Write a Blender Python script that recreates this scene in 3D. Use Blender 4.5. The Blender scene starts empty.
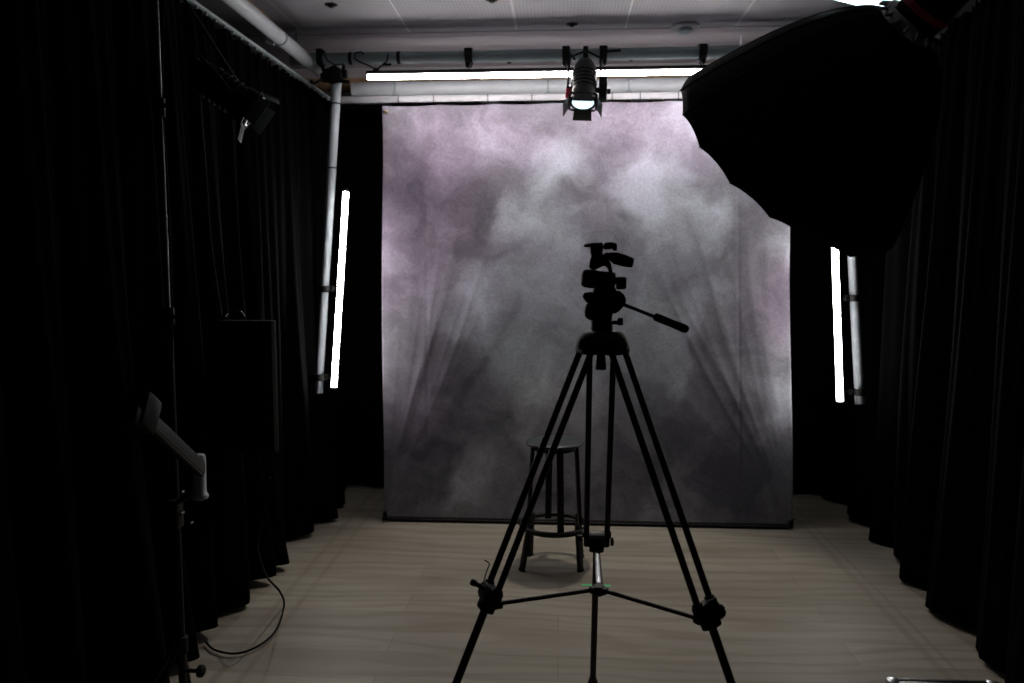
import bpy, bmesh, math, random
from mathutils import Vector, Matrix
random.seed(7)
D = bpy.data
SC = bpy.context.scene
COL = SC.collection
PI = math.pi
V = Vector

# ---------------------------------------------------------------- camera
F = 780.0
YAW, PITCH = math.radians(3.52), math.radians(5.2)
EYE = V((0, 0, 1.56))
RC = Matrix.Rotation(YAW, 3, 'Z') @ Matrix.Rotation(PI / 2 - PITCH, 3, 'X')
cam_d = D.cameras.new('camera')
cam_d.sensor_width = 36
cam_d.lens = F / 1024 * 36
cam_d.clip_start = .05
cam_d.dof.use_dof = True
cam_d.dof.focus_distance = 2.7
cam_d.dof.aperture_fstop = 2.8
cam = D.objects.new('camera', cam_d)
COL.objects.link(cam)
cam.location = EYE
cam.rotation_euler = RC.to_euler()
SC.camera = cam

# ---------------------------------------------------------------- world, exposure
w = D.worlds.new('world')
SC.world = w
w.use_nodes = True
w.node_tree.nodes['Background'].inputs[0].default_value = (0, 0, 0, 1)
w.node_tree.nodes['Background'].inputs[1].default_value = 0
SC.view_settings.view_transform = 'Standard'
SC.view_settings.look = 'None'
SC.view_settings.gamma = 1
SC.view_settings.use_curve_mapping = False
SC.view_settings.exposure = 0.0
TUBE = 46.0          # LED tubes beside the backdrop
BAR = 52.0            # LED bars above it
SPOT = 85.0          # watts of the fresnel lamp


def P(px, py, Y):
    d = RC @ V(((px - 512) / F, (341.5 - py) / F, -1))
    return EYE + d * (Y / d.y)


def PZ(px, py, z):
    d = RC @ V(((px - 512) / F, (341.5 - py) / F, -1))
    return EYE + d * ((z - EYE.z) / d.z)


# ---------------------------------------------------------------- materials
def nt(name):
    m = D.materials.new(name)
    m.use_nodes = True
    n = m.node_tree
    return m, n, n.nodes['Principled BSDF']


def mat(name, col, rough=.5, metal=0, vary=.15, scale=30, bump=0, spec=.5):
    m, n, b = nt(name)
    b.inputs['Roughness'].default_value = rough
    b.inputs['Metallic'].default_value = metal
    b.inputs['Specular IOR Level'].default_value = spec
    tc = n.nodes.new('ShaderNodeTexCoord')
    no = n.nodes.new('ShaderNodeTexNoise')
    no.inputs['Scale'].default_value = scale
    no.inputs['Detail'].default_value = 4
    n.links.new(tc.outputs['Object'], no.inputs['Vector'])
    r = n.nodes.new('ShaderNodeValToRGB')
    r.color_ramp.elements[0].position = .3
    r.color_ramp.elements[1].position = .7
    r.color_ramp.elements[0].color = [c * (1 - vary) for c in col] + [1]
    r.color_ramp.elements[1].color = [min(1, c * (1 + vary)) for c in col] + [1]
    n.links.new(no.outputs['Fac'], r.inputs[0])
    n.links.new(r.outputs[0], b.inputs['Base Color'])
    if bump:
        bp = n.nodes.new('ShaderNodeBump')
        bp.inputs['Strength'].default_value = bump
        bp.inputs['Distance'].default_value = .002
        n.links.new(no.outputs['Fac'], bp.inputs['Height'])
        n.links.new(bp.outputs[0], b.inputs['Normal'])
    return m


def emit(name, col, st):
    m, n, b = nt(name)
    b.inputs['Base Color'].default_value = (.8, .8, .8, 1)
    b.inputs['Emission Color'].default_value = (*col, 1)
    b.inputs['Emission Strength'].default_value = st
    return m


M = {
    'velvet': mat('black_velvet', (.0010, .0010, .0013), 1.0, 0, .3, 60, .2, .02),
    'black_metal': mat('black_metal', (.004, .004, .0045), .5, 0, .2, 40, .1, .2),
    'black_plastic': mat('black_plastic', (.0035, .0037, .004), .6, 0, .2, 50, .2, .18),
    'satin_black': mat('satin_black_alloy', (.012, .013, .014), .4, 0, .2, 40, .1, .4),
    'rubber': mat('rubber', (.003, .003, .003), .85, 0, .2, 60, .2, .1),
    'steel': mat('brushed_steel', (.5, .53, .56), .3, 1, .1, 60),
    'white_pipe': mat('white_painted_pipe', (.55, .58, .62), .4, 0, .05, 12, .05),
    'pale_pole': mat('pale_blue_grey_pole', (.36, .40, .44), .45, 0, .05, 12, .05),
    'lock_grey': mat('dark_grey_plastic', (.06, .075, .08), .5, 0, .1, 30, 0, .2),
    'grey_pipe': mat('grey_painted_pipe', (.26, .32, .34), .5, 0, .06, 10, .05),
    'white_rail': mat('white_rail', (.40, .40, .43), .4, 0, .04, 12),
    'wood_trim': mat('oak_trim', (.34, .22, .12), .6, 0, .3, 9, .1),
    'plaster': mat('grey_plaster', (.40, .37, .39), .85, 0, .05, 4, .1),
    'ceiling_paint': mat('ceiling_paint', (.43, .40, .44), .85, 0, .04, 3, .05),
    'dark_wall': mat('dark_wall', (.05, .05, .055), .9, 0, .1, 4, .05),
    'umbrella_black': mat('umbrella_nylon', (.004, .004, .005), .6, 0, .3, 40, .1, .12),
    'umbrella_silver': mat('umbrella_lining', (.5, .5, .52), .35, .8, .1, 40, .1),
    'seam': mat('seam_tape', (.012, .013, .013), .6, 0, .2, 40, 0, .3),
    'red': mat('red_plastic', (.55, .02, .06), .4, 0, .1, 30),
    'green_tape': mat('green_tape', (.02, .55, .2), .6, 0, .1, 80),
    'brass': mat('brass', (.65, .45, .22), .3, 1, .1, 60),
    'grey_cap': mat('grey_plastic_cap', (.3, .33, .36), .45, 0, .06, 40),
    'arm_grey': mat('grey_anodised_arm', (.045, .046, .048), .4, .4, .1, 40),
    'stool': mat('stool_paint', (.0028, .0034, .0036), .5, 0, .15, 30, .1, .2),
    'stool_seat': mat('stool_seat_paint', (.014, .018, .02), .4, 0, .15, 30, .1, .4),
    'grey_plastic': mat('pale_grey_plastic', (.33, .35, .36), .5, 0, .06, 30),
    'led': emit('led_tube', (1, .97, .93), TUBE),
    'led_bar': emit('led_bar', (1, .94, .92), BAR),
    'lens': emit('lamp_lens', (.62, .95, 1), 1.6),
    'flash': emit('flash_and_lining_glow', (.75, .95, 1), 3.0),  # glow of the flash dome, also stands in for light on the lining strip
    'case_top': mat('case_leather', (.005, .005, .006), .4, 0, .2, 60, .1, .4),
}


def floor_mat():
    m, n, b = nt('oak_plank_floor')
    N, L = n.nodes, n.links
    tc = N.new('ShaderNodeTexCoord')
    br = N.new('ShaderNodeTexBrick')
    br.inputs['Scale'].default_value = 1
    br.inputs['Brick Width'].default_value = 1.9
    br.inputs['Row Height'].default_value = .19
    br.inputs['Mortar Size'].default_value = .0016
    br.inputs['Mortar Smooth'].default_value = .3
    br.offset = .37
    br.inputs['Color1'].default_value = (.182, .170, .149, 1)
    br.inputs['Color2'].default_value = (.232, .220, .193, 1)
    br.inputs['Mortar'].default_value = (.13, .115, .098, 1)
    L.new(tc.outputs['Object'], br.inputs['Vector'])
    mp = N.new('ShaderNodeMapping')
    mp.inputs['Scale'].default_value = (.7, 4.2, 1)
    L.new(tc.outputs['Object'], mp.inputs['Vector'])
    no = N.new('ShaderNodeTexNoise')
    no.inputs['Scale'].default_value = 1.7
    no.inputs['Detail'].default_value = 8
    no.inputs['Roughness'].default_value = .62
    no.inputs['Distortion'].default_value = 1.1
    L.new(mp.outputs[0], no.inputs['Vector'])
    r = N.new('ShaderNodeValToRGB')
    r.color_ramp.elements[0].position = .33
    r.color_ramp.elements[0].color = (.84, .80, .76, 1)
    r.color_ramp.elements[1].position = .62
    r.color_ramp.elements[1].color = (1.05, 1.03, 1.0, 1)
    L.new(no.outputs['Fac'], r.inputs[0])
    mx = N.new('ShaderNodeMix'); mx.data_type = 'RGBA'; mx.blend_type = 'MULTIPLY'
    mx.inputs['Factor'].default_value = 1
    L.new(br.outputs['Color'], mx.inputs['A']); L.new(r.outputs[0], mx.inputs['B'])
    # knots / cathedral grain
    mp2 = N.new('ShaderNodeMapping'); mp2.inputs['Scale'].default_value = (1.5, 7, 1)
    L.new(tc.outputs['Object'], mp2.inputs['Vector'])
    wv = N.new('ShaderNodeTexWave'); wv.wave_type = 'RINGS'
    wv.inputs['Scale'].default_value = .45; wv.inputs['Distortion'].default_value = 16
    wv.inputs['Detail'].default_value = 3; wv.inputs['Detail Scale'].default_value = .8
    L.new(mp2.outputs[0], wv.inputs['Vector'])
    r2 = N.new('ShaderNodeValToRGB')
    r2.color_ramp.elements[0].color = (.86, .83, .79, 1); r2.color_ramp.elements[0].position = .1
    r2.color_ramp.elements[1].color = (1, 1, 1, 1); r2.color_ramp.elements[1].position = .55
    L.new(wv.outputs['Fac'], r2.inputs[0])
    mx2 = N.new('ShaderNodeMix'); mx2.data_type = 'RGBA'; mx2.blend_type = 'MULTIPLY'
    mx2.inputs['Factor'].default_value = 1.0
    L.new(mx.outputs['Result'], mx2.inputs['A']); L.new(r2.outputs[0], mx2.inputs['B'])
    # thin brownish lines running along the room near each side
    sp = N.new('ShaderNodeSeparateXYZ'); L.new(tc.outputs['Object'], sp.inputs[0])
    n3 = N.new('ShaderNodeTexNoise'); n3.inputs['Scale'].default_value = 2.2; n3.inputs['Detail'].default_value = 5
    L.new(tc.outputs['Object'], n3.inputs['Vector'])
    line_mask = None
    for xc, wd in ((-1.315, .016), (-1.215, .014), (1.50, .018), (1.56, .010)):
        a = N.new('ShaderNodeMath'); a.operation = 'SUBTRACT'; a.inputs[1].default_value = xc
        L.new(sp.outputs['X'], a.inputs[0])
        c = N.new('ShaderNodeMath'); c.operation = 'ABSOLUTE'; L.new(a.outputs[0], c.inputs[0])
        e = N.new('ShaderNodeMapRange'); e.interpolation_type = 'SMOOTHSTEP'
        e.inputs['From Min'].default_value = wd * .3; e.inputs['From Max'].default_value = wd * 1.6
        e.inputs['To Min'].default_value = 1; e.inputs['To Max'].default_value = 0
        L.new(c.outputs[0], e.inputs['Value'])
        if line_mask is None:
            line_mask = e.outputs[0]
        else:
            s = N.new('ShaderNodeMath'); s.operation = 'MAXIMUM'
            L.new(line_mask, s.inputs[0]); L.new(e.outputs[0], s.inputs[1]); line_mask = s.outputs[0]
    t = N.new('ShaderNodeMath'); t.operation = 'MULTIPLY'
    L.new(line_mask, t.inputs[0])
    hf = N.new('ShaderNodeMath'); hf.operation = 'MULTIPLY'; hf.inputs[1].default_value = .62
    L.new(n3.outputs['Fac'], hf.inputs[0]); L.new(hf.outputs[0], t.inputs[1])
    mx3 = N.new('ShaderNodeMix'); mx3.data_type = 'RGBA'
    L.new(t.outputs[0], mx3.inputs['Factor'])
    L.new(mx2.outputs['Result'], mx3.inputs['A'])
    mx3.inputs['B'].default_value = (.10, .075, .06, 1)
    L.new(mx3.outputs['Result'], b.inputs['Base Color'])
    b.inputs['Roughness'].default_value = .5
    b.inputs['Specular IOR Level'].default_value = .3
    bp = N.new('ShaderNodeBump'); bp.inputs['Strength'].default_value = .25; bp.inputs['Distance'].default_value = .002
    L.new(no.outputs['Fac'], bp.inputs['Height']); L.new(bp.outputs[0], b.inputs['Normal'])
    return m


def ceiling_mat():
    m, n, b = nt('perforated_ceiling_panels')
    N, L = n.nodes, n.links
    tc = N.new('ShaderNodeTexCoord')
    mp = N.new('ShaderNodeMapping')
    mp.inputs['Location'].default_value = (.27, .0, 0)
    L.new(tc.outputs['Object'], mp.inputs['Vector'])
    br = N.new('ShaderNodeTexBrick')
    br.offset = 0
    br.inputs['Scale'].default_value = 1
    br.inputs['Brick Width'].default_value = .65
    br.inputs['Row Height'].default_value = 2.42
    br.inputs['Mortar Size'].default_value = .006
    br.inputs['Color1'].default_value = (.30, .30, .325, 1)
    br.inputs['Color2'].default_value = (.33, .33, .355, 1)
    br.inputs['Mortar'].default_value = (.5, .5, .53, 1)
    L.new(mp.outputs[0], br.inputs['Vector'])
    # round perforations on a 16 mm grid
    sc = N.new('ShaderNodeVectorMath'); sc.operation = 'SCALE'; sc.inputs['Scale'].default_value = 1 / .02
    L.new(tc.outputs['Object'], sc.inputs[0])
    fr = N.new('ShaderNodeVectorMath'); fr.operation = 'FRACTION'; L.new(sc.outputs[0], fr.inputs[0])
    sb = N.new('ShaderNodeVectorMath'); sb.operation = 'SUBTRACT'; sb.inputs[1].default_value = (.5, .5, 0)
    L.new(fr.outputs[0], sb.inputs[0])
    ml = N.new('ShaderNodeVectorMath'); ml.operation = 'MULTIPLY'; ml.inputs[1].default_value = (1, 1, 0)
    L.new(sb.outputs[0], ml.inputs[0])
    ln = N.new('ShaderNodeVectorMath'); ln.operation = 'LENGTH'; L.new(ml.outputs[0], ln.inputs[0])
    mr = N.new('ShaderNodeMapRange'); mr.inputs['From Min'].default_value = .2; mr.inputs['From Max'].default_value = .3
    mr.inputs['To Min'].default_value = .72; mr.inputs['To Max'].default_value = 1
    L.new(ln.outputs['Value'], mr.inputs['Value'])
    mx = N.new('ShaderNodeMix'); mx.data_type = 'RGBA'; mx.blend_type = 'MULTIPLY'; mx.inputs['Factor'].default_value = 1
    L.new(br.outputs['Color'], mx.inputs['A']); L.new(mr.outputs[0], mx.inputs['B'])
    L.new(mx.outputs['Result'], b.inputs['Base Color'])
    b.inputs['Roughness'].default_value = .8
    return m


BW, BH = 2.55, 2.55     # the hanging backdrop


def bpx(px, py):
    return (px - 382) / 407 * BW, (519 - py) / 416 * BH


def backdrop_mat():
    m, n, b = nt('mottled_canvas')
    N, L = n.nodes, n.links
    tc = N.new('ShaderNodeTexCoord')
    dn = N.new('ShaderNodeTexNoise'); dn.inputs['Scale'].default_value = 3.4; dn.inputs['Detail'].default_value = 6
    L.new(tc.outputs['Object'], dn.inputs['Vector'])
    ds = N.new('ShaderNodeVectorMath'); ds.operation = 'MULTIPLY_ADD'
    ds.inputs[1].default_value = (.42, 0, .42); ds.inputs[2].default_value = (-.21, 0, -.21)
    L.new(dn.outputs['Color'], ds.inputs[0])
    ad = N.new('ShaderNodeVectorMath'); ad.operation = 'ADD'
    L.new(tc.outputs['Object'], ad.inputs[0]); L.new(ds.outputs[0], ad.inputs[1])
    W = ad.outputs[0]

    def blobs(lst):
        tot = None
        for (px, py, r, s) in lst:
            x, z = bpx(px, py)
            dd = N.new('ShaderNodeVectorMath'); dd.operation = 'DISTANCE'
            dd.inputs[1].default_value = (x, 0, z)
            fl = N.new('ShaderNodeVectorMath'); fl.operation = 'MULTIPLY'; fl.inputs[1].default_value = (1, 0, 1)
            L.new(W, fl.inputs[0]); L.new(fl.outputs[0], dd.inputs[0])
            mr = N.new('ShaderNodeMapRange'); mr.interpolation_type = 'SMOOTHERSTEP'
            mr.inputs['From Min'].default_value = 0; mr.inputs['From Max'].default_value = r / 407 * BW
            mr.inputs['To Min'].default_value = s; mr.inputs['To Max'].default_value = 0
            L.new(dd.outputs['Value'], mr.inputs['Value'])
            if tot is None:
                tot = mr.outputs[0]
            else:
                a = N.new('ShaderNodeMath'); a.operation = 'ADD'
                L.new(tot, a.inputs[0]); L.new(mr.outputs[0], a.inputs[1]); tot = a.outputs[0]
        return tot
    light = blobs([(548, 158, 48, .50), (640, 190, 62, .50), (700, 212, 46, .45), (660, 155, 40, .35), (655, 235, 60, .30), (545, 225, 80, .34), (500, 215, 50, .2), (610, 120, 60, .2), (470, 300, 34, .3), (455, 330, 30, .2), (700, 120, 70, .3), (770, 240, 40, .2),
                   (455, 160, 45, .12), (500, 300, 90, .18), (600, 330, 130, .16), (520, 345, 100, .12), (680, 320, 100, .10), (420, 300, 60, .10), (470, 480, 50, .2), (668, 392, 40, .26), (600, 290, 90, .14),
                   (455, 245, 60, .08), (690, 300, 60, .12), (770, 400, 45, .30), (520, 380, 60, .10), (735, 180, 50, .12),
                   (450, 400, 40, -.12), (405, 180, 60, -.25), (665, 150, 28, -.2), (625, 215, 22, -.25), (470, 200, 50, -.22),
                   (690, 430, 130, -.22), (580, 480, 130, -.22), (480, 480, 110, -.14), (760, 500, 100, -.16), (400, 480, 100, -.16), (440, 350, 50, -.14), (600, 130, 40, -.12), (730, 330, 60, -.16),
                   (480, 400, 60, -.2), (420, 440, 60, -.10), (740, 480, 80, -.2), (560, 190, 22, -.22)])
    n1 = N.new('ShaderNodeTexNoise'); n1.inputs['Scale'].default_value = 3.6; n1.inputs['Detail'].default_value = 9
    n1.inputs['Roughness'].default_value = .62
    L.new(W, n1.inputs['Vector'])
    k = N.new('ShaderNodeMath'); k.operation = 'MULTIPLY_ADD'; k.inputs[1].default_value = .9; k.inputs[2].default_value = -.06
    L.new(n1.outputs['Fac'], k.inputs[0])
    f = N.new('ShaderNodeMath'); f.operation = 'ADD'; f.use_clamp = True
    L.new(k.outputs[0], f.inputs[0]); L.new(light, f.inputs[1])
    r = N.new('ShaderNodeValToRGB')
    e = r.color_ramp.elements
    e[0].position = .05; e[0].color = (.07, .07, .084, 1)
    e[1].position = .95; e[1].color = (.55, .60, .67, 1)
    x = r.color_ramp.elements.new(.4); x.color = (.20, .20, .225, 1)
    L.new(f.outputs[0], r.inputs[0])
    # dusky purple washes
    pur = blobs([(400, 250, 150, .9), (440, 140, 120, .7), (410, 400, 90, .6), (620, 110, 130, .6), (770, 300, 70, .75),
                 (520, 130, 60, .5), (585, 200, 50, .3), (700, 140, 60, .3)])
    n2 = N.new('ShaderNodeTexNoise'); n2.inputs['Scale'].default_value = 1.6; n2.inputs['Detail'].default_value = 3
    L.new(W, n2.inputs['Vector'])
    pm = N.new('ShaderNodeMath'); pm.operation = 'MULTIPLY_ADD'; pm.use_clamp = True
    pm.inputs[1].default_value = 1.0
    L.new(pur, pm.inputs[0])
    k2 = N.new('ShaderNodeMath'); k2.operation = 'MULTIPLY_ADD'; k2.inputs[1].default_value = .8; k2.inputs[2].default_value = -.3
    L.new(n2.outputs['Fac'], k2.inputs[0]); L.new(k2.outputs[0], pm.inputs[2])
    mx = N.new('ShaderNodeMix'); mx.data_type = 'RGBA'; mx.blend_type = 'MULTIPLY'
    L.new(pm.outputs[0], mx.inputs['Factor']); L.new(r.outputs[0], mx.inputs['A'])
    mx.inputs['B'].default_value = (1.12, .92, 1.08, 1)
    # weave
    n4 = N.new('ShaderNodeTexNoise'); n4.inputs['Scale'].default_value = 75; n4.inputs['Detail'].default_value = 3
    L.new(tc.outputs['Object'], n4.inputs['Vector'])
    r4 = N.new('ShaderNodeMapRange'); r4.inputs['To Min'].default_value = .66; r4.inputs['To Max'].default_value = 1.34
    L.new(n4.outputs['Fac'], r4.inputs['Value'])
    mx2 = N.new('ShaderNodeMix'); mx2.data_type = 'RGBA'; mx2.blend_type = 'MULTIPLY'; mx2.inputs['Factor'].default_value = 1
    L.new(mx.outputs['Result'], mx2.inputs['A']); L.new(r4.outputs[0], mx2.inputs['B'])
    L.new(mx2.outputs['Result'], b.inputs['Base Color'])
    b.inputs['Roughness'].default_value = .9
    b.inputs['Specular IOR Level'].default_value = .15
    return m


# ---------------------------------------------------------------- mesh builder
class MB:
    def __init__(s, smooth=True):
        s.bm = bmesh.new(); s.smooth = smooth

    def _add(s, tmp, mtx=None):
        if mtx is not None:
            bmesh.ops.transform(tmp, matrix=mtx, verts=tmp.verts)
        me = D.meshes.new('tmp'); tmp.to_mesh(me); tmp.free()
        s.bm.from_mesh(me); D.meshes.remove(me)
        return s

    def box(s, c, size, rot=None, bev=.15, seg=2):
        t = bmesh.new()
        bmesh.ops.create_cube(t, size=1)
        bmesh.ops.scale(t, vec=V(size), verts=t.verts)
        if bev:
            bmesh.ops.bevel(t, geom=t.edges[:], offset=min(size) * bev, segments=seg, affect='EDGES', profile=.5)
        m = Matrix.Translation(V(c)) @ (rot.to_4x4() if rot is not None else Matrix())
        return s._add(t, m)

    def cyl(s, a, b, r, r2=None, seg=20, caps=True, bev=0):
        a, b = V(a), V(b)
        r2 = r if r2 is None else r2
        d = b - a
        L = d.length
        t = bmesh.new()
        prof = [(r, 0), (r2, L)]
        if bev:
            bv = min(bev, L * .4)
            prof = [(r - bv, 0), (r - bv * .3, bv * .3), (r, bv), (r2, L - bv), (r2 - bv * .3, L - bv * .3), (r2 - bv, L)]
        rings = []
        for (rr, z) in prof:
            rings.append([t.verts.new((rr * math.cos(2 * PI * i / seg), rr * math.sin(2 * PI * i / seg), z)) for i in range(seg)])
        for p, q in zip(rings, rings[1:]):
            for i in range(seg):
                t.faces.new((p[i], p[(i + 1) % seg], q[(i + 1) % seg], q[i]))
        if caps:
            t.faces.new(rings[0][::-1]); t.faces.new(rings[-1])
        m = Matrix.Translation(a) @ d.to_track_quat('Z', 'Y').to_matrix().to_4x4()
        return s._add(t, m)

    def lathe(s, o, axis, prof, seg=32, closed=True):
        t = bmesh.new()
        rings = []
        for (rr, z) in prof:
            rings.append([t.verts.new((rr * math.cos(2 * PI * i / seg), rr * math.sin(2 * PI * i / seg), z)) for i in range(seg)])
        for p, q in zip(rings, rings[1:]):
            for i in range(seg):
                t.faces.new((p[i], p[(i + 1) % seg], q[(i + 1) % seg], q[i]))
        if closed:
            t.faces.new(rings[0][::-1]); t.faces.new(rings[-1])
        m = Matrix.Translation(V(o)) @ V(axis).to_track_quat('Z', 'Y').to_matrix().to_4x4()
        return s._add(t, m)

    def tube(s, pts, r, seg=8, closed=False):
        pts = [V(p) for p in pts]
        n = len(pts)
        t = bmesh.new()
        rings = []
        up = V((0, 0, 1))
        for i, p in enumerate(pts):
            if closed:
                d = pts[(i + 1) % n] - pts[i - 1]
            else:
                d = pts[min(i + 1, n - 1)] - pts[max(i - 1, 0)]
            d.normalize()
            x = d.cross(up)
            if x.length < .05:
                x = d.cross(V((1, 0, 0)))
            x.normalize(); y = d.cross(x)
            up = -y if y.dot(up) < 0 else y
            y = up; x = d.cross(y); x.normalize()
            rr = r(i / (n - 1)) if callable(r) else r
            rings.append([t.verts.new(p + rr * (x * math.cos(2 * PI * k / seg) + y * math.sin(2 * PI * k / seg))) for k in range(seg)])
        pr = list(zip(rings, rings[1:]))
        if closed:
            pr.append((rings[-1], rings[0]))
        for p, q in pr:
            for i in range(seg):
                t.faces.new((p[i], p[(i + 1) % seg], q[(i + 1) % seg], q[i]))
        if not closed:
            t.faces.new(rings[0][::-1]); t.faces.new(rings[-1])
        bmesh.ops.recalc_face_normals(t, faces=t.faces)
        return s._add(t)

    def prism(s, pts, dirn, bev=.002):
        """a closed outline given a real thickness along DIRN"""
        t = bmesh.new()
        dv = V(dirn)
        a = [t.verts.new(V(p) - dv / 2) for p in pts]
        b = [t.verts.new(V(p) + dv / 2) for p in pts]
        t.faces.new(a[::-1]); t.faces.new(b)
        n = len(pts)
        for i in range(n):
            t.faces.new((a[i], a[(i + 1) % n], b[(i + 1) % n], b[i]))
        bmesh.ops.recalc_face_normals(t, faces=t.faces)
        if bev:
            bmesh.ops.bevel(t, geom=t.edges[:], offset=bev, segments=2, affect='EDGES', profile=.5)
        return s._add(t)

    def build(s, name, material, parent=None, loc=None):
        me = D.meshes.new(name)
        o = D.objects.new(name, me)
        COL.objects.link(o)
        if parent is not None:
            o.parent = parent
            org = ORG[parent.name]
        else:
            org = V(loc) if loc is not None else V((0, 0, 0))
            o.location = org
        ORG[o.name] = org
        bmesh.ops.translate(s.bm, verts=s.bm.verts, vec=-org)
        bmesh.ops.recalc_face_normals(s.bm, faces=s.bm.faces)
        if s.smooth:
            for f in s.bm.faces:
                f.smooth = True
            for e in s.bm.edges:
                if len(e.link_faces) == 2 and e.calc_face_angle(0) > math.radians(42):
                    e.smooth = False
        s.bm.to_mesh(me); s.bm.free()
        me.materials.append(material)
        return o


ORG = {}


def tag(o, label=None, cat=None, group=None, kind=None):
    for k, v in (('label', label), ('category', cat), ('group', group), ('kind', kind)):
        if v:
            o[k] = v
    return o


def thing(name, loc, label, cat, group=None):
    o = D.objects.new(name, None)
    o.empty_display_size = .1
    COL.objects.link(o)
    o.location = loc
    ORG[o.name] = V(loc)
    return tag(o, label, cat, group)


def part_label(o, l):
    o['label'] = l
    return o


def copy_tree(o, parent=None):
    c = o.copy(); COL.objects.link(c)
    if parent is not None:
        c.parent = parent
    for ch in [x for x in D.objects if x.parent == o]:
        copy_tree(ch, c)
    return c


def struct(o):
    o['kind'] = 'structure'
    return o


def rotz(a):
    return Matrix.Rotation(a, 3, 'Z')


# ================================================================= the room
CZ = 3.0
XW = 2.35
YB = 5.62
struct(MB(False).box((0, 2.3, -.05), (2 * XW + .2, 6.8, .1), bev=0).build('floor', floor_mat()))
cp = struct(MB(False).box((0, 1.92, CZ + .05), (2 * XW + .2, 5.84, .1), bev=0).build('ceiling', ceiling_mat(), None, (0, 0, CZ)))
# the plain strip of ceiling over the backdrop sits a little lower
struct(MB(False).box((0, 5.26, CZ + .044), (2 * XW + .2, .84, .1), bev=0).build('trim_1', M['ceiling_paint']))
struct(MB(False).box((0, YB + .05, 1.5), (2 * XW + .2, .1, 3.0), bev=0).build('wall_back', M['plaster']))
struct(MB(False).box((-XW - .05, 2.3, 1.5), (.1, 6.8, 3.0), bev=0).build('wall_left', M['dark_wall']))
struct(MB(False).box((XW + .05, 2.3, 1.5), (.1, 6.8, 3.0), bev=0).build('wall_right', M['dark_wall']))
struct(MB(False).box((0, -1.05, 1.5), (2 * XW + .2, .1, 3.0), bev=0).build('wall_front', M['dark_wall']))
struct(MB().box((0, YB - .012, 2.875), (2 * XW, .024, .09), bev=.1).build('trim_2', M['wood_trim']))
struct(MB().box((-1.69, 2.2, CZ - .012), (.05, 5.2, .024), bev=.1).build('trim_3', M['wood_trim']))
struct(MB().box((1.69, 2.2, CZ - .012), (.05, 5.2, .024), bev=.1).build('trim_4', M['wood_trim']))


# ================================================================= curtains
def curtain(name, path, top, hem, amp, wl, label, seed, flare=.0):
    """black drape: a pleated ribbon with gathered header and loose hem"""
    rnd = random.Random(seed)
    pts = [V((*p, 0)) for p in path]
    seglen = [(b - a).length for a, b in zip(pts, pts[1:])]
    tot = sum(seglen)
    n = int(tot / .012)
    # pleat phases of uneven width
    ph = [0]
    cuts = [0]
    while cuts[-1] < tot:
        cuts.append(cuts[-1] + wl * rnd.uniform(.7, 1.35))
    amps = [amp * rnd.uniform(.55, 1.25) for _ in cuts]
    hems = [rnd.uniform(-.012, .02) for _ in cuts]
    nz = 26
    mb = MB()
    rows = []
    for i in range(n + 1):
        d = tot * i / n
        k = 0; dd = d
        while k < len(seglen) - 1 and dd > seglen[k]:
            dd -= seglen[k]; k += 1
        a, b = pts[k], pts[k + 1]
        p = a.lerp(b, dd / seglen[k])
        t = (b - a).normalized()
        nn = V((-t.y, t.x, 0))
        j = 0
        while j < len(cuts) - 2 and cuts[j + 1] < d:
            j += 1
        u = (d - cuts[j]) / (cuts[j + 1] - cuts[j])
        f = math.sin(PI * u) ** 1.3
        am = amps[j]
        row = []
        for z in range(nz + 1):
            v = z / nz
            g = .30 + .70 * v ** .5 + flare * v * v
            fine = .008 * math.sin(d * 2 * PI / .083 + 2 * math.sin(v * 3 + j)) * (1 - .55 * v)
            sway = .02 * math.sin(v * 4 + j * 1.7) * v
            off = (f * am + sway * f) * g + fine
            zz = top + (hem + hems[j] * 1.0 + .010 * math.sin(d * 9) - top) * v
            if z == 0:
                zz += .012 * math.sin(d * 2 * PI / .083)
            row.append(mb.bm.verts.new(p + nn * off + V((0, 0, zz)) + t * .02 * math.sin(v * 5 + j) * math.sin(PI * u)))
        rows.append(row)
    for r0, r1 in zip(rows, rows[1:]):
        for z in range(nz):
            mb.bm.faces.new((r0[z], r1[z], r1[z + 1], r0[z + 1]))
    o = mb.build(name, M['velvet'], None, (pts[0].x, pts[0].y, 0))
    so = o.modifiers.new('thickness', 'SOLIDIFY'); so.thickness = .003; so.offset = 0
    return tag(o, label, 'curtain')


curtain('curtain', [(-1.55, 5.33), (-1.59, 3.2), (-1.64, -.3)], 2.675, .025, .075, .27,
        'long black pleated curtain behind the white pole, hung along the side of the room', 3, 1.05)
curtain('curtain', [(1.98, 5.44), (-1.66, 5.44)][::-1], 2.745, .03, -.05, .22,
        'black curtain closing the rear of the room directly behind the mottled backdrop', 5)
curtain('curtain', [(1.60, -.3), (1.71, 2.7), (1.82, 3.6), (1.99, 5.0), (2.01, 5.33)], 2.715, .025, .14, .38,
        'long black curtain with deep folds hanging below and beyond the large umbrella softbox', 11, .25)


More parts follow.
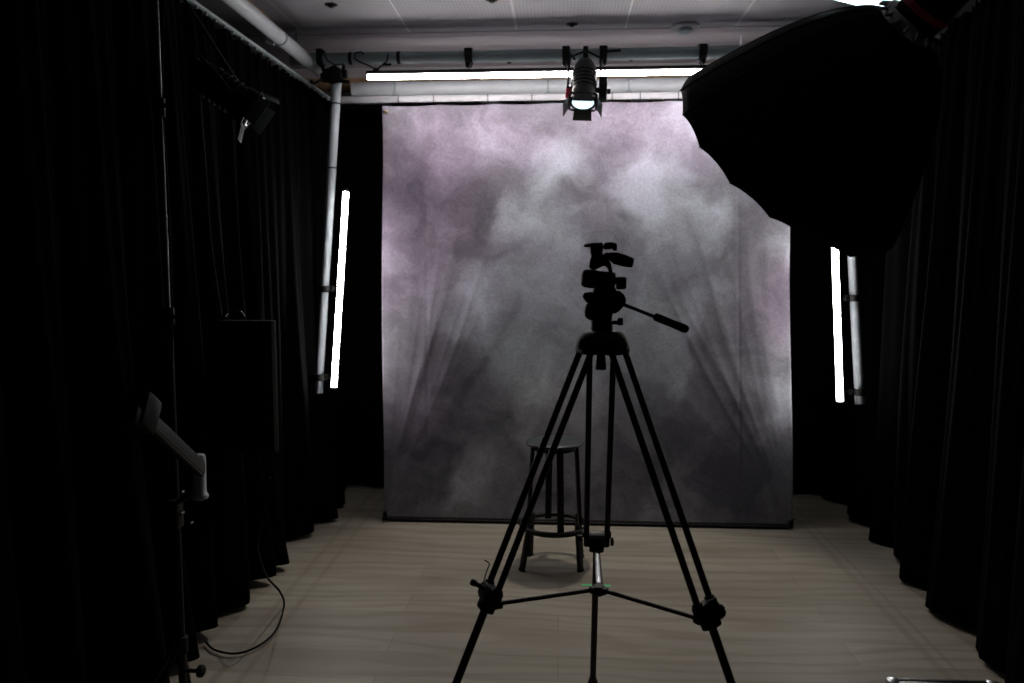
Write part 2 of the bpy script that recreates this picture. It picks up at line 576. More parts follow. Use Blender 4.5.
def track(name, a, b, label):
    mb = MB()
    a, b = V(a), V(b)
    d = (b - a).normalized()
    mb.box((a + b) / 2, ((b - a).length, .022, .014), Matrix((d, d.cross(V((0, 0, -1))), V((0, 0, 1)))).transposed(), bev=.15)
    o = thing(name, a, label, 'curtain track')
    mb.build('rail', M['grey_pipe'], o)
    h = MB()
    n = int((b - a).length / .09)
    for i in range(n):
        p = a + d * ((i + .5) * .09)
        h.box(p - V((0, 0, .012)), (.012, .012, .012), bev=.2, seg=1)
    ho = h.build('glider_hooks', M['grey_plastic'], o)
    ho['kind'] = 'stuff'
    for i in range(4):
        hang = MB()
        p = a + d * ((b - a).length * (.08, .28, .48, .992)[i])
        hang.cyl(p + V((0, 0, .005)), (p.x, p.y, CZ), .006, seg=8)
        hang.build('hanger', M['white_pipe'], o)
    return o


track('curtain_track', (-1.61, -.3, 2.688), (-1.52, 5.3, 2.688), 'thin pale curtain track above the long curtain beside the white ceiling pipe')
track('curtain_track', (1.72, -.3, 2.742), (1.98, 5.4, 2.742), 'thin pale curtain track above the curtain hidden by the umbrella softbox')

# ================================================================= pipes and rails
# side ceiling pipes
for sx, lab in ((-1, 'fat white ceiling pipe running along the room to the white pole'),
                (1, 'fat white ceiling pipe that passes above the umbrella softbox')):
    x = -1.515 if sx < 0 else 1.53
    o = thing('ceiling_pipe', (x, 2.2, 2.81), lab, 'pipe')
    MB().cyl((x, -.6, 2.81), (x, 5.02, 2.81), .038, seg=28, bev=.003).build('pipe', M['white_pipe'], o)
    MB().cyl((x, 4.24, 2.81), (x, 4.262, 2.81), .041, seg=28, bev=.002).build('joint_ring', M['grey_pipe'], o)
    for yy in (1.1, 2.6, 4.25):
        hb = MB()
        hb.cyl((x - .03, yy + .0, 2.78), (x - .075, yy, 2.80), .014, seg=12, bev=.002)
        if yy < 4:
            hb.cyl((x, yy, 2.84), (x, yy, CZ), .01, seg=10)
        hb.build('hanger', M['white_pipe'], o)

# blue-grey lighting bar across the room
YG = 4.72
gA, gB = P(325, 61, YG), P(740, 50, YG)
zg = (gA.z + gB.z) / 2
o = thing('lighting_rail', (0, YG, zg), 'blue-grey pipe across the ceiling that carries the black clamps', 'pipe')
MB().cyl((-1.62, YG, zg), (1.62, YG, zg), .034, seg=28, bev=.003).build('pipe', M['grey_pipe'], o)
for px in (351, 399):
    q = P(px, 60, YG)
    MB().cyl((q.x - .011, YG, zg), (q.x + .011, YG, zg), .037, seg=28, bev=.002).build('joint_ring', M['black_metal'], o)
for x in (-1.58, 1.4):
    hb = MB(); hb.cyl((x, YG, zg + .02), (x, YG, CZ), .008, seg=10)
    hb.build('hanger', M['grey_pipe'], o)

# fat white pipe further back
YW = 5.22
q = P(560, 87, YW)
o = thing('ceiling_pipe', (0, YW, q.z), 'fat white pipe crossing the room behind the two glowing light bars', 'pipe')
MB().cyl((-1.38, YW, q.z), (1.62, YW, q.z), .048, seg=28, bev=.003).build('pipe', M['white_pipe'], o)
for px in (548, 629, 395):
    a = P(px, 80, YW - .056)
    hm = MB()
    hm.tube([(a.x - .018, YW - .054, q.z + .06), (a.x - .014, YW - .058, q.z + .035), (a.x + .014, YW - .058, q.z + .035), (a.x + .018, YW - .054, q.z + .06)], .0035, seg=6)
    hm.tube([(a.x, YW - .058, q.z + .035), (a.x, YW - .062, q.z - .02), (a.x, YW - .058, q.z - .045)], .0035, seg=6)
    hm.tube([(a.x - .02, YW - .05, q.z - .062), (a.x - .014, YW - .058, q.z - .045), (a.x + .014, YW - .058, q.z - .045), (a.x + .02, YW - .05, q.z - .062)], .0035, seg=6)
    hm.build('hook_wire', M['grey_pipe'], o)
for x in (1.15, 1.45):
    hb = MB(); hb.cyl((x, YW, q.z + .03), (x, YW, CZ), .008, seg=10)
    hb.build('hanger', M['white_pipe'], o)

# white backdrop rail
YR = 5.02
zr = P(560, 97.5, YR).z
o = thing('backdrop_rail', (0, YR, zr), 'white square rail directly above the mottled backdrop', 'rail')
xa, xb = P(334, 99, YR).x, 1.60
MB().box(((xa + xb) / 2, YR, zr), (xb - xa, .04, .042), bev=.12).build('rail', M['white_rail'], o)
for px in (399, 434, 488, 532, 612, 640, 678):
    a = P(px, 98, YR)
    MB().box((a.x, YR, zr), (.006, .044, .046), bev=.1).build('joint', M['arm_grey'], o)
for px in (490, 535, 640, 672):
    a = P(px, 101, YR)
    g = MB()
    g.box((a.x, YR - .012, zr - .026), (.115, .022, .012), bev=.2)
    g.box((a.x + .01, YR - .012, zr - .036), (.014, .02, .014), bev=.2)
    g.build('backdrop_clip', M['black_plastic'], o)
for x in (1.1, 1.4):
    hb = MB(); hb.cyl((x, YR, zr + .018), (x, YR, CZ), .006, seg=10)
    hb.build('hanger', M['white_pipe'], o)

# hanging diagonal poles that carry the side tubes
pl_t, pl_b = P(337.5, 66, 4.80), P(318.5, 393, 4.66)
o = thing('hanging_pole', pl_b, 'white pole hanging from the ceiling pipe beside the long curtain', 'pole')
MB().cyl(pl_t, pl_b, .031, .024, seg=28, bev=.003).build('pole', M['pale_pole'], o)
k = pl_t.lerp(pl_b, .115)
MB().cyl(k + V((0, 0, .004)), k - V((0, 0, .004)), .033, seg=28).build('joint_ring', M['black_plastic'], o)
k = pl_t.lerp(pl_b, .31)
MB().cyl(k + V((0, 0, .004)), k - V((0, 0, .004)), .031, seg=28).build('joint_ring', M['black_plastic'], o)
pr_t, pr_b = P(843, 70, 4.80), P(860, 404, 4.66)
o = thing('hanging_pole', pr_b, 'pale grey-blue pole emerging below the rim of the umbrella softbox', 'pole')
MB().cyl(pr_t, pr_b, .027, .027, seg=28, bev=.003).build('pole', M['pale_pole'], o)

# pole-to-pipe clamps
def scaff_clamp(c, s, label, lk):
    c = V(c)
    o = thing('pipe_clamp', c, label, 'clamp')
    a = MB()
    a.lathe(c - V((0, .03, 0)), (0, 1, 0), [(.034, 0), (.052, 0), (.055, .01), (.055, .05), (.052, .06), (.034, .06), (.034, 0)], seg=24, closed=False)
    a.box(c + V((s * .06, .0, -.01)), (.05, .055, .05))
    a.box(c + V((0, -.04, .0)), (.10, .035, .07), bev=.25)
    a.box(c + V((-s * .055, .0, .012)), (.04, .045, .05))
    a.build('clamp_body', M['black_metal'], o)
    b = MB()
    b.cyl(c + V((s * .05, -.04, -.02)), c + V((s * .11, -.07, -.06)), .008, seg=10, bev=.001)
    b.cyl(c + V((s * .11, -.07, -.06)), c + V((s * .13, -.08, -.045)), .012, seg=12, bev=.002)
    b.build('tightening_handle', M['black_metal'], o)
    g = MB()
    g.cyl(c + V((-s * .06, -.03, .03)), c + V((-s * .075, -.06, .06)), .010, seg=10, bev=.001)
    g.build('bolt', M['black_metal'], o)
    g = MB()
    g.cyl(c + V((-s * .03, -.04, -.035)), c + V((-s * .10, -.05, -.05)), .012, seg=10, bev=.001)
    g.build('bolt', M['black_metal'], o)
    return o


cc = P(335, 76, 4.79)
scaff_clamp(cc, -1, 'black swivel clamp gripping the white pole at the ceiling pipe', 0)
scaff_clamp(P(843, 76, 4.79), 1, 'black swivel clamp on the pole hidden behind the umbrella softbox', 0)
# second clamp on the grey rail with its safety cable
q = P(321, 58, YG)
o = thing('pipe_clamp', q, 'black clamp on the grey-blue pipe above the corner of the long curtain', 'clamp')
MB().box(q, (.04, .085, .095), bev=.25).build('clamp_body', M['black_metal'], o)
MB().cyl(q + V((.0, 0, -.03)), q + V((.02, .01, -.10)), .011, seg=10).build('bolt', M['black_metal'], o)
cb = MB()
p0, p1 = P(324, 54, 4.65), P(342, 72, 4.70)
cb.tube([p0, P(328, 61, 4.63), P(335, 65, 4.63), P(343, 64, 4.64), p1], .004, seg=6)
cb.build('safety_cable', M['rubber'], o)


# ================================================================= backdrop
def wrinkle(x, z):
    """fold relief in metres: tension folds fanning from the lower corners, soft top swags"""
    d = 0
    for side, sgn in ((0, 1), (1, -1)):
        xx = x if side == 0 else BW - x
        r = math.hypot(xx, z) + 1e-6
        a = math.degrees(math.atan2(xx, z + .02))      # from vertical
        env_r = max(0, min(1, (r - .02) / .55)) * max(0, min(1, (2.15 - r) / .9))
        env_a = math.exp(-((a - (17 if side == 0 else 20)) / 14) ** 2)
        ph = 0 if side == 0 else 1.3
        s = 0
        for fa, fp, fw in ((.19, .4, 1.0), (.33, 1.9, .7), (.61, 3.0, .35)):
            q = math.sin(a * fa + fp + ph + .35 * math.sin(r * 3.1 + fp))
            s += fw * (1 - abs(q)) ** 2.2
        d += .0090 * s * env_r * env_a * (.4 + r * .5)
        # vertical soft ripples near the free edge
        d += .0026 * math.sin(xx * 48 + .8 * math.sin(z * 3) + ph) * math.exp(-(xx / .28) ** 2) * max(0, min(1, (z - .5) / .6)) * max(0, min(1, (2.1 - z) / .5))
    # swags below the rail
    zt = BH - z
    d += .006 * math.sin(zt * 34 + 1.3 * math.sin(x * 2.2)) * math.exp(-(zt / .17) ** 2) * (.5 + .5 * math.sin(x * 3.1 + .4))
    # creases where cloth was folded
    for xc in (.288, 2.235):
        d -= .0035 * math.exp(-((x - xc) / .006) ** 2)
    d += .012 * math.sin(x * 2.1 + .5) * math.sin(z * 1.3 + .2)
    # loose sag
    d += .004 * math.sin(x * 5.2 + z * 3.1) + .003 * math.sin(x * 3.3 - z * 6.1)
    return d


TL, TR = P(382, 106, 4.985), P(789.5, 99, 4.985)
BL, BR = PZ(382.5, 519.5, .022), PZ(790.5, 524, .022)
yb = (BL.y + BR.y) / 2
BL.y = BR.y = yb
print('BACKDROP', TL, TR, BL, BR)
mb = MB()
nx, nz = 260, 200
g = []
for j in range(nz + 1):
    v = j / nz
    row = []
    for i in range(nx + 1):
        u = i / nx
        p = BL.lerp(BR, u).lerp(TL.lerp(TR, u), v)
        pin = min(1, v * 14) * min(1, (1 - v) * 20)
        p.y -= wrinkle(u * BW, v * BH) * pin
        p.x += .006 * math.sin(v * 9) * (1 if i in (0, nx) else 0)
        p.z += -.006 * abs(math.sin(u * PI * 7)) * (1 if j == nz else 0)
        row.append(mb.bm.verts.new(p))
    g.append(row)
for a, b in zip(g, g[1:]):
    for i in range(nx):
        mb.bm.faces.new((a[i], a[i + 1], b[i + 1], b[i]))
bd = thing('photo_backdrop', BL, 'tall mottled grey and dusky purple studio backdrop hanging behind the stool', 'backdrop')
o = mb.build('canvas', backdrop_mat(), bd)
so = o.modifiers.new('thickness', 'SOLIDIFY'); so.thickness = .002; so.offset = -1
MB().cyl(BL + V((-.01, -.006, -.006)), BR + V((.004, -.006, -.006)), .007, seg=14, bev=.002).build('weight_bar', M['black_metal'], bd)
for c, s in ((BL, 1), (BR, -1)):
    cl = MB()
    cl.box(c + V((s * .012, -.018, .02)), (.026, .02, .04), bev=.2)
    cl.cyl(c + V((s * .012, -.03, .03)), c + V((s * .012 + .012, -.032, .055)), .005, seg=8)
    cl.build('corner_clamp', M['black_plastic'], bd)
r_ = P(386.5, 112, 4.965)
MB().lathe(r_, (0, -1, 0), [(.006, 0), (.011, 0), (.012, .003), (.011, .006), (.006, .006), (.006, 0)], seg=16, closed=False).build('grommet', M['brass'], bd)
MB().cyl(P(382, 111, 4.985), P(386, 112, 4.955), .004, seg=8).build('cord', M['rubber'], bd)

# ================================================================= LED tubes
def led_tube(a, b, r, face, label, group=None):
    """glowing front of about 220 degrees turned to FACE, black aluminium back"""
    a, b = V(a), V(b)
    o = thing('led_tube_light', a.lerp(b, .5), label, 'light', group)
    d = (b - a).normalized()
    fx = V(face); fx = (fx - d * fx.dot(d)).normalized()
    fy = d.cross(fx)
    for nm, t0, t1, rr, mt in (('glowing_diffuser', -116, 116, r, 'led'), ('housing', 114, 246, r * .97, 'black_plastic')):
        m_ = MB(); t = m_.bm
        n = 18
        ring = lambda c: [t.verts.new(c + (fx * math.cos(math.radians(t0 + (t1 - t0) * i / n)) + fy * math.sin(math.radians(t0 + (t1 - t0) * i / n))) * rr) for i in range(n + 1)]
        A_, B_ = ring(a), ring(b)
        for i in range(n):
            t.faces.new((A_[i], A_[i + 1], B_[i + 1], B_[i]))
        t.faces.new(A_[::-1]); t.faces.new(B_); t.faces.new((A_[0], B_[0], B_[-1], A_[-1]))
        m_.build(nm, M[mt], o)
    for p, q in ((a, a - d * .02), (b, b + d * .02)):
        MB().cyl(p, q, r * .8, seg=20, bev=.003).build('end_cap', M['black_plastic'], o)
    return o


la, lb = P(346, 192, 4.72), P(334, 387, 4.60)
led_tube(la, lb, .0165, (.72, -.69, 0), 'upright glowing white tube light clamped to the white hanging pole by the long curtain')
ra, rb = P(833, 190, 4.72), P(840, 401, 4.60)
led_tube(ra, rb, .0175, (-.72, -.69, 0), 'upright glowing white tube light below the umbrella rim, beside the grey-blue pole')


def tube_bracket(pole_px, tube_px, Y, label):
    a, b = P(*pole_px, Y), P(*tube_px, Y)
    o = thing('tube_clamp', a, label, 'clamp')
    d = (b - a).normalized()
    c = MB()
    c.lathe(a - V((0, 0, .02)), (0, 0, 1), [(.027, 0), (.036, 0), (.037, .006), (.037, .034), (.036, .04), (.027, .04), (.027, 0)], seg=20, closed=False)
    c.box(a + d * .045, (.035, .03, .036))
    c.build('collar', M['black_plastic'], o)
    e = MB()
    e.cyl(a + d * .06, b - d * .012, .005, seg=8)
    e.cyl(b - d * .026, b - d * .014, .012, seg=12, bev=.002)
    e.build('stem', M['black_metal'], o)


tube_bracket((324.5, 289), (339.7, 289), 4.68, 'upper black clamp holding the tube light to the white hanging pole')
tube_bracket((319.5, 377), (334.5, 377), 4.64, 'lower black clamp holding the tube light to the white hanging pole')
tube_bracket((855, 298), (834.5, 298), 4.68, 'upper black clamp holding the tube light to the grey-blue pole')
tube_bracket((860, 392), (839.6, 392), 4.64, 'lower black clamp holding the tube light to the grey-blue pole')


def led_bar(x0, x1, py0, py1, Y, label, clamps):
    a, b = P(x0, py0, Y), P(x1, py1, Y)
    z = (a.z + b.z) / 2
    c = V(((a.x + b.x) / 2, Y, z))
    w_ = b.x - a.x
    o = thing('led_bar_light', c, label, 'light', None)
    h = MB()
    h.box(c + V((0, .006, .024)), (w_ + .012, .05, .024), bev=.15)
    for s in (-1, 1):
        h.box(c + V((s * (w_ / 2 + .004), .004, .004)), (.008, .046, .05), bev=.2)
    h.build('housing', M['black_plastic'], o)
    # diffuser: rounded lower half
    mbd = MB()
    t = mbd.bm
    prof = [(-.022, .012), (-.021, -.002), (-.014, -.010), (0, -.013), (.014, -.010), (.021, -.002), (.022, .012)]
    L_ = [t.verts.new((c.x - w_ / 2, c.y + y, c.z + zz)) for y, zz in prof]
    R_ = [t.verts.new((c.x + w_ / 2, c.y + y, c.z + zz)) for y, zz in prof]
    for i in range(len(prof) - 1):
        t.faces.new((L_[i], L_[i + 1], R_[i + 1], R_[i]))
    t.faces.new(L_[::-1]); t.faces.new(R_); t.faces.new((L_[0], R_[0], R_[-1], L_[-1]))
    mbd.build('glowing_diffuser', M['led_bar'], o)
    for px in clamps:
        p = P(px, 75, Y)
        s = MB()
        s.cyl((p.x, Y + .006, z + .034), (p.x, (Y + YG) / 2 + .04, zg - .03), .005, seg=8)
        s.build('hanging_pin', M['steel'], o)
    return o, z


YL = 4.62
led_bar(368, 576, 77.5, 74.5, YL, 'longer glowing white light bar under the ceiling, starting near the white pole', (469, 566))
led_bar(596, 760, 73.5, 71.5, YL, 'glowing white light bar under the ceiling running behind the umbrella softbox', (603, 702))

# black clamps on the grey pipe
lab = {469: 'black hook clamp above the middle of the longer glowing light bar',
       566: 'black hook clamp just beside the small spotlight, above the longer light bar',
       603: 'black hook clamp beside the spotlight, above the light bar that runs behind the umbrella',
       702: 'black hook clamp on the ceiling pipe close to the umbrella softbox'}
for px, l in lab.items():
    p = P(px, 58, YG)
    c = V((p.x, YG, zg))
    o = thing('hook_clamp', c, l, 'clamp', 'hook clamps on the grey pipe')
    a = MB()
    a.lathe(c - V((.022, 0, 0)), (1, 0, 0), [(.0345, 0), (.046, 0), (.048, .006), (.048, .038), (.046, .044), (.0345, .044), (.0345, 0)], seg=24, closed=False)
    a.box(c + V((0, -.045, .012)), (.046, .03, .05), bev=.2)
    a.box(c + V((0, -.01, -.05)), (.036, .036, .03), bev=.2)
    a.build('clamp_body', M['black_metal'], o)
    b = MB()
    dx = .04 if px == 566 else (.085 if px == 603 else -.02)
    dz = -.05 if px == 566 else (-.002 if px == 603 else .0)
    b.cyl(c + V((.012, -.06, .0)), c + V((.012 + dx, -.085, dz)), .007, seg=10, bev=.001)
    b.build('tightening_lever', M['black_metal'], o)

# loose safety cables on the grey pipe
o = thing('safety_cable', P(375, 62, 4.66), 'loose black safety cable looped over the grey-blue pipe above the longer light bar', 'cable')
pts = [P(375.5, 70, YL), P(370, 66, 4.64), P(362, 63, 4.66), P(355, 59, 4.67), P(355, 53, 4.67), P(361, 52, 4.67), P(364, 54, 4.67)]
mc = MB(); mc.tube(pts, .0045, seg=6)
mc.tube([P(376.5, 70, YL), P(381, 66, 4.64), P(387, 61, 4.66), P(388, 54, 4.67)], .0045, seg=6); mc.build('cable', M['rubber'], o)
MB().lathe(P(376, 71, YL), (0, -1, 0), [(.009, -.006), (.018, -.006), (.018, .006), (.009, .006), (.009, -.006)], seg=16, closed=False).build('ring', M['black_metal'], o)
MB().box(P(387, 64.5, 4.65), (.05, .014, .012), bev=.2).build('crimp', M['rubber'], o)

# small ceiling fittings
def ceiling_disc(px, py, r, zc, name, label, cat, dark):
    p = PZ(px, py, zc)
    o = thing(name, p, label, cat)
    if dark:
        MB().lathe(p - V((0, 0, .004)), (0, 0, -1), [(r * .5, .0), (r, -.002), (r, -.006), (r * .5, -.006)], seg=24).build('ring', M['black_plastic'], o)
        MB().lathe(p, (0, 0, -1), [(r * .55, 0), (r * .5, .012), (r * .2, .018)], seg=20).build('nozzle', M['black_metal'], o)
    else:
        MB().lathe(p, (0, 0, -1), [(r, -.004), (r, .006), (r * .92, .012), (r * .8, .014)], seg=32).build('base', M['grey_plastic'], o)
        MB().lathe(p, (0, 0, -1), [(r * .5, .01), (r * .48, .035), (r * .3, .045)], seg=24).build('sensor_dome', M['grey_pipe'], o)


ceiling_disc(331, 4.5, .035, CZ, 'ceiling_sprinkler', 'small dark round ceiling fitting nearest the fat white side pipe', 'ceiling fitting', True)
ceiling_disc(492, -.5, .035, CZ, 'ceiling_sprinkler', 'small dark round ceiling fitting farthest from the backdrop, midway between two panel seams', 'ceiling fitting', True)
ceiling_disc(572, 24, .035, CZ, 'ceiling_sprinkler', 'small dark round ceiling fitting directly above the small spotlight', 'ceiling fitting', True)
ceiling_disc(509, 61, .03, CZ - .006, 'ceiling_vent_slot', 'tiny dark fitting on the plain ceiling above the longer light bar', 'ceiling fitting', True)
ceiling_disc(631, 58.5, .03, CZ - .006, 'ceiling_vent_slot', 'tiny dark fitting on the plain ceiling between the spotlight and the umbrella', 'ceiling fitting', True)
ceiling_disc(685, 26, .085, CZ, 'smoke_detector', 'round pale smoke detector on the panelled ceiling near the umbrella', 'smoke detector', False)


# ================================================================= fresnel spotlight
def make_spotlight(label, lit=True):
    """built around the origin: lens faces -Z, body runs up +Z, front plate in XY"""
    o = thing('stage_spotlight', (0, 0, 0), label, 'light')
    b = MB()
    b.lathe((0, 0, 0), (0, 0, 1), [(.066, 0), (.074, .004), (.076, .03), (.074, .05)], seg=36)
    b.lathe((0, 0, .05), (0, 0, 1), [(.062, 0), (.066, .01), (.066, .15), (.058, .19), (.045, .215), (.02, .225)], seg=36)
    for i in range(5):
        b.lathe((0, 0, .08 + i * .024), (0, 0, 1), [(.066, 0), (.072, .002), (.072, .007), (.066, .009)], seg=36)
    b.build('housing', M['satin_black' if lit else 'rubber'], o)
    MB().lathe((0, 0, -.004), (0, 0, 1), [(.02, -.012), (.045, -.008), (.062, 0), (.062, .01)], seg=36).build('lens', M['lens'] if lit else M['case_top'], o)
    fr = MB()
    fr.lathe((0, 0, -.01), (0, 0, 1), [(.0605, 0), (.074, 0), (.074, .014), (.0605, .014), (.0605, 0)], seg=36, closed=False)
    for a in range(4):
        m = rotz(a * PI / 2)
        fr.box(m @ V((0, .074, -.003)), (.14, .012, .008), m, bev=.2)
    fr.build('front_frame', M['black_metal'], o)
    if not lit:
        MB().tube([(.066 * math.cos(t * PI / 20), .066 * math.sin(t * PI / 20), -.012) for t in range(40)], .0035, seg=8, closed=True).build('lens_bezel', M['steel'], o)
    for a, op, wd in ((0, 70, .10), (1, 28, .11), (2, 12, .10), (3, 28, .11)):
        m = rotz(a * PI / 2)
        th = math.radians(op)
        dirv = V((0, math.sin(th), -math.cos(th)))
        base = V((0, .078, -.006))
        c1, c2 = .050, wd / 2 + .004
        pts = [m @ (base + V((-c1, 0, 0))), m @ (base + V((c1, 0, 0))),
               m @ (base + V((c2, 0, 0)) + dirv * .062), m @ (base + V((-c2, 0, 0)) + dirv * .062)]
        nrm = (pts[1] - pts[0]).cross(pts[2] - pts[0]).normalized()
        MB().prism(pts, nrm * .003, bev=.001).build('barn_door', M['satin_black' if lit else 'lock_grey'], o)
    y = MB()
    y.tube([(-.088, 0, .08), (-.092, -.03, .16), (-.085, -.05, .26), (0, -.06, .30), (.085, -.05, .26), (.092, -.03, .16), (.088, 0, .08)], .007, seg=8)
    y.cyl((-.07, 0, .08), (-.098, 0, .08), .016, seg=16, bev=.002)
    y.cyl((.07, 0, .08), (.098, 0, .08), .016, seg=16, bev=.002)
    y.build('yoke', M['black_metal'], o)
    bl = MB()
    bl.box((.108, .0, .09), (.045, .06, .13), bev=.15)
    bl.cyl((.13, -.005, .07), (.15, -.005, .07), .014, seg=12, bev=.002)
    bl.build('dimmer_box', M['black_plastic'], o)
    k = MB(); k.box((-.085, -.01, .045), (.03, .036, .05), bev=.25)
    part_label(k.build('tilt_knob', M['red' if lit else 'rubber'], o), 'red knob' if lit else 'black knob')
    return o


lens_p = P(583, 101.5, 4.46)
sp = make_spotlight('small black spotlight with open flaps and a red knob, hanging above the backdrop centre')
sp.location = lens_p
aim = V((-.02, 3.3, .1)) - lens_p
qz = (-aim).normalized()                    # body axis (+Z local) points back and up
xax = V((1, 0, 0)); xax = (xax - qz * xax.dot(qz)).normalized()
yax = qz.cross(xax)
sp.rotation_euler = Matrix((xax, yax, qz)).transposed().to_euler()
Ld = D.lights.new('lamp', 'SPOT')
Ld.energy = SPOT; Ld.color = (1, .93, .80); Ld.spot_size = math.radians(82); Ld.spot_blend = .35; Ld.shadow_soft_size = .035
lo = D.objects.new('lamp', Ld); COL.objects.link(lo); lo.parent = sp; lo.location = (0, 0, -.03)
# pin and clamp that carries it
o = thing('spotlight_hanger', V((lens_p.x, YG, zg)), 'short black hanger and lever joining the small spotlight to the ceiling pipe', 'clamp')
hm = MB()
top = P(586, 76, 4.58)
hm.cyl(top, V((top.x, YG - .02, zg - .03)), .010, seg=12)
hm.build('rod', M['black_metal'], o)
hm = MB(); hm.box(V((top.x, YG - .005, zg - .005)), (.03, .09, .085), bev=.2); hm.build('clamp_body', M['black_metal'], o)
MB().cyl(P(584, 69, 4.6), P(593, 66, 4.56), .007, seg=10).build('lever', M['black_metal'], o)

# dim spotlight beside the long curtain
s2 = make_spotlight('dim unlit spotlight high against the long black curtain, its lens rim catching light', lit=False)
s2.location = P(252, 110, 3.2)
d2 = V((.80, .22, -.56)).normalized()
qz = -d2
xax = V((0, 1, 0)).cross(qz).normalized(); xax = V((-.26, .96, 0)); xax = (xax - qz * xax.dot(qz)).normalized()
s2.rotation_euler = Matrix((xax, qz.cross(xax), qz)).transposed().to_euler()
o = thing('spotlight_hanger', P(240, 60, 3.2), 'black rod hanging the unlit spotlight from the fat side pipe', 'clamp')
pt = P(240, 86, 3.22)
MB().cyl(pt, (-1.515, 2.84, 2.78), .007, seg=10).build('rod', M['black_metal'], o)
MB().lathe((-1.515, 2.82, 2.81), (0, 1, 0), [(.0385, 0), (.05, 0), (.05, .04), (.0385, .04), (.0385, 0)], seg=24, closed=False).build('clamp_body', M['black_metal'], o)


# ================================================================= umbrella softbox
A = P(908, 29, 2.20)
C0 = P(790, 159.4, 2.48)
ax = (C0 - A).normalized()
LU = (C0 - A).length
RU = .400
print('UMB', A, C0, LU)
u1 = V((0, 0, 1)); u1 = (u1 - ax * u1.dot(ax)).normalized()
u1 = Matrix.Rotation(PI / 18, 3, ax) @ u1
u2 = ax.cross(u1)
NR = 18
R0 = .075


def dome(s, th, off=0):
    """point of the canopy at depth share s, angle th"""
    k = th / (2 * PI) * NR
    f = abs(k - round(k)) * 2          # 0 on a rib, 1 mid panel
    f = f * (2 - f)
    r = R0 + (RU - R0) * (s ** .60)
    r *= 1 - .004 * f * s ** .3
    dd = LU * s - .011 * f * s ** 6
    return A + ax * dd + (u1 * math.cos(th) + u2 * math.sin(th)) * (r + off)


soft = thing('umbrella_softbox', A, 'huge black deep umbrella softbox seen from behind, mouth turned toward the backdrop', 'softbox')
for nm, off, mt in (('canopy', 0, 'umbrella_black'), ('lining', -.006, 'umbrella_silver')):
    mb = MB()
    rows = []
    for j in range(25):
        s = (j / 24) ** 1.6
        rows.append([mb.bm.verts.new(dome(s, 2 * PI * i / (NR * 8), off)) for i in range(NR * 8)])
    for a, b in zip(rows, rows[1:]):
        for i in range(NR * 8):
            mb.bm.faces.new((a[i], a[(i + 1) % (NR * 8)], b[(i + 1) % (NR * 8)], b[i]))
    oo = mb.build(nm, M[mt], soft)
    if nm == 'canopy':
        so = oo.modifiers.new('t', 'SOLIDIFY'); so.thickness = .002; so.offset = 1
for i in range(NR):
    th = 2 * PI * i / NR
    MB().tube([dome((j / 16) ** 1.6, th, .0035) for j in range(17)], .0016, seg=6).build('rib', M['seam'], soft)
MB().lathe(A - ax * .03, ax, [(.060, 0), (R0 + .006, 0), (R0 + .012, .01), (R0 + .012, .034), (R0 + .002, .04), (.060, .04), (.060, 0)], seg=40, closed=False).build('speed_ring', M['steel'], soft)
for i in range(NR):
    th = 2 * PI * (i + .5) / NR
    e = u1 * math.cos(th) + u2 * math.sin(th)
    h = MB(); c = A - ax * .02 + e * (R0 + .006)
    h.cyl(c, c + e * .022 + ax * .012, .006, .004, seg=8)
    h.build('rib_hinge', M['steel'], soft)

# the studio light that carries it
st = thing('studio_light', A - ax * .04, 'black studio flash with a red badge and glowing front, plugged into the umbrella softbox', 'light')
b = MB()
b.lathe(A - ax * .012, -ax, [(.0592, 0), (.0592, .03), (.062, .004), (.066, .03), (.066, .2), (.062, .24), (.05, .25)], seg=36)
b.build('housing', M['black_plastic'], st)
g_ = MB()
g_.lathe(A + ax * .012, ax, [(.05, 0), (.05, .03), (.04, .06), (.02, .075), (.005, .08)], seg=32)
part_label(g_.build('glass_dome', M['flash'], st), 'glowing glass dome')
sl = MB(); sl.tube([P(815, -10, 2.40), P(835, -4, 2.38), (P(862, 1.5, 2.35)), P(882, 4, 2.32), P(897, 6, 2.28), P(906, 8, 2.20)], lambda t: .007 + .010 * min(1, t * 1.6), seg=10)  # stands for silver lining lit by the flash; its brightness is emission
part_label(sl.build('lit_lining_strip', M['flash'], st), 'narrow strip of lining above the canopy, flash light put in as glow')
rb_ = MB()
rb_.lathe(A - ax * .05, -ax, [(.0665, 0), (.0685, .002), (.0685, .016), (.0665, .018)], seg=36)
part_label(rb_.build('badge_ring', M['red'], st), 'red ring')
yk = MB()
side = ax.cross(V((0, 0, 1))).normalized()
cb_ = A - ax * .16
upv = V((0, 0, 1))
topk = V((1.53, cb_.y - .25, 2.81))
yk.tube([cb_ + side * .072, cb_ + side * .09 + upv * .07, cb_ + upv * .13, cb_ - side * .09 + upv * .07, cb_ - side * .072], .008, seg=8)
yk.build('yoke', M['black_metal'], st)
MB().cyl(cb_ + upv * .125, topk, .013, seg=14).build('hanging_arm', M['black_metal'], st)
MB().lathe(topk - V((0, .025, 0)), (0, 1, 0), [(.0385, 0), (.052, 0), (.052, .05), (.0385, .05), (.0385, 0)], seg=24, closed=False).build('pipe_clamp', M['black_metal'], st)
cd = MB()
cd.tube([P(934, 42, 2.14), P(938, 52, 2.12), P(940, 60, 2.11), P(942, 68, 2.10)], .0014, seg=6)
part_label(cd.build('pull_cord', M['grey_plastic'], st), 'thin pale cord')

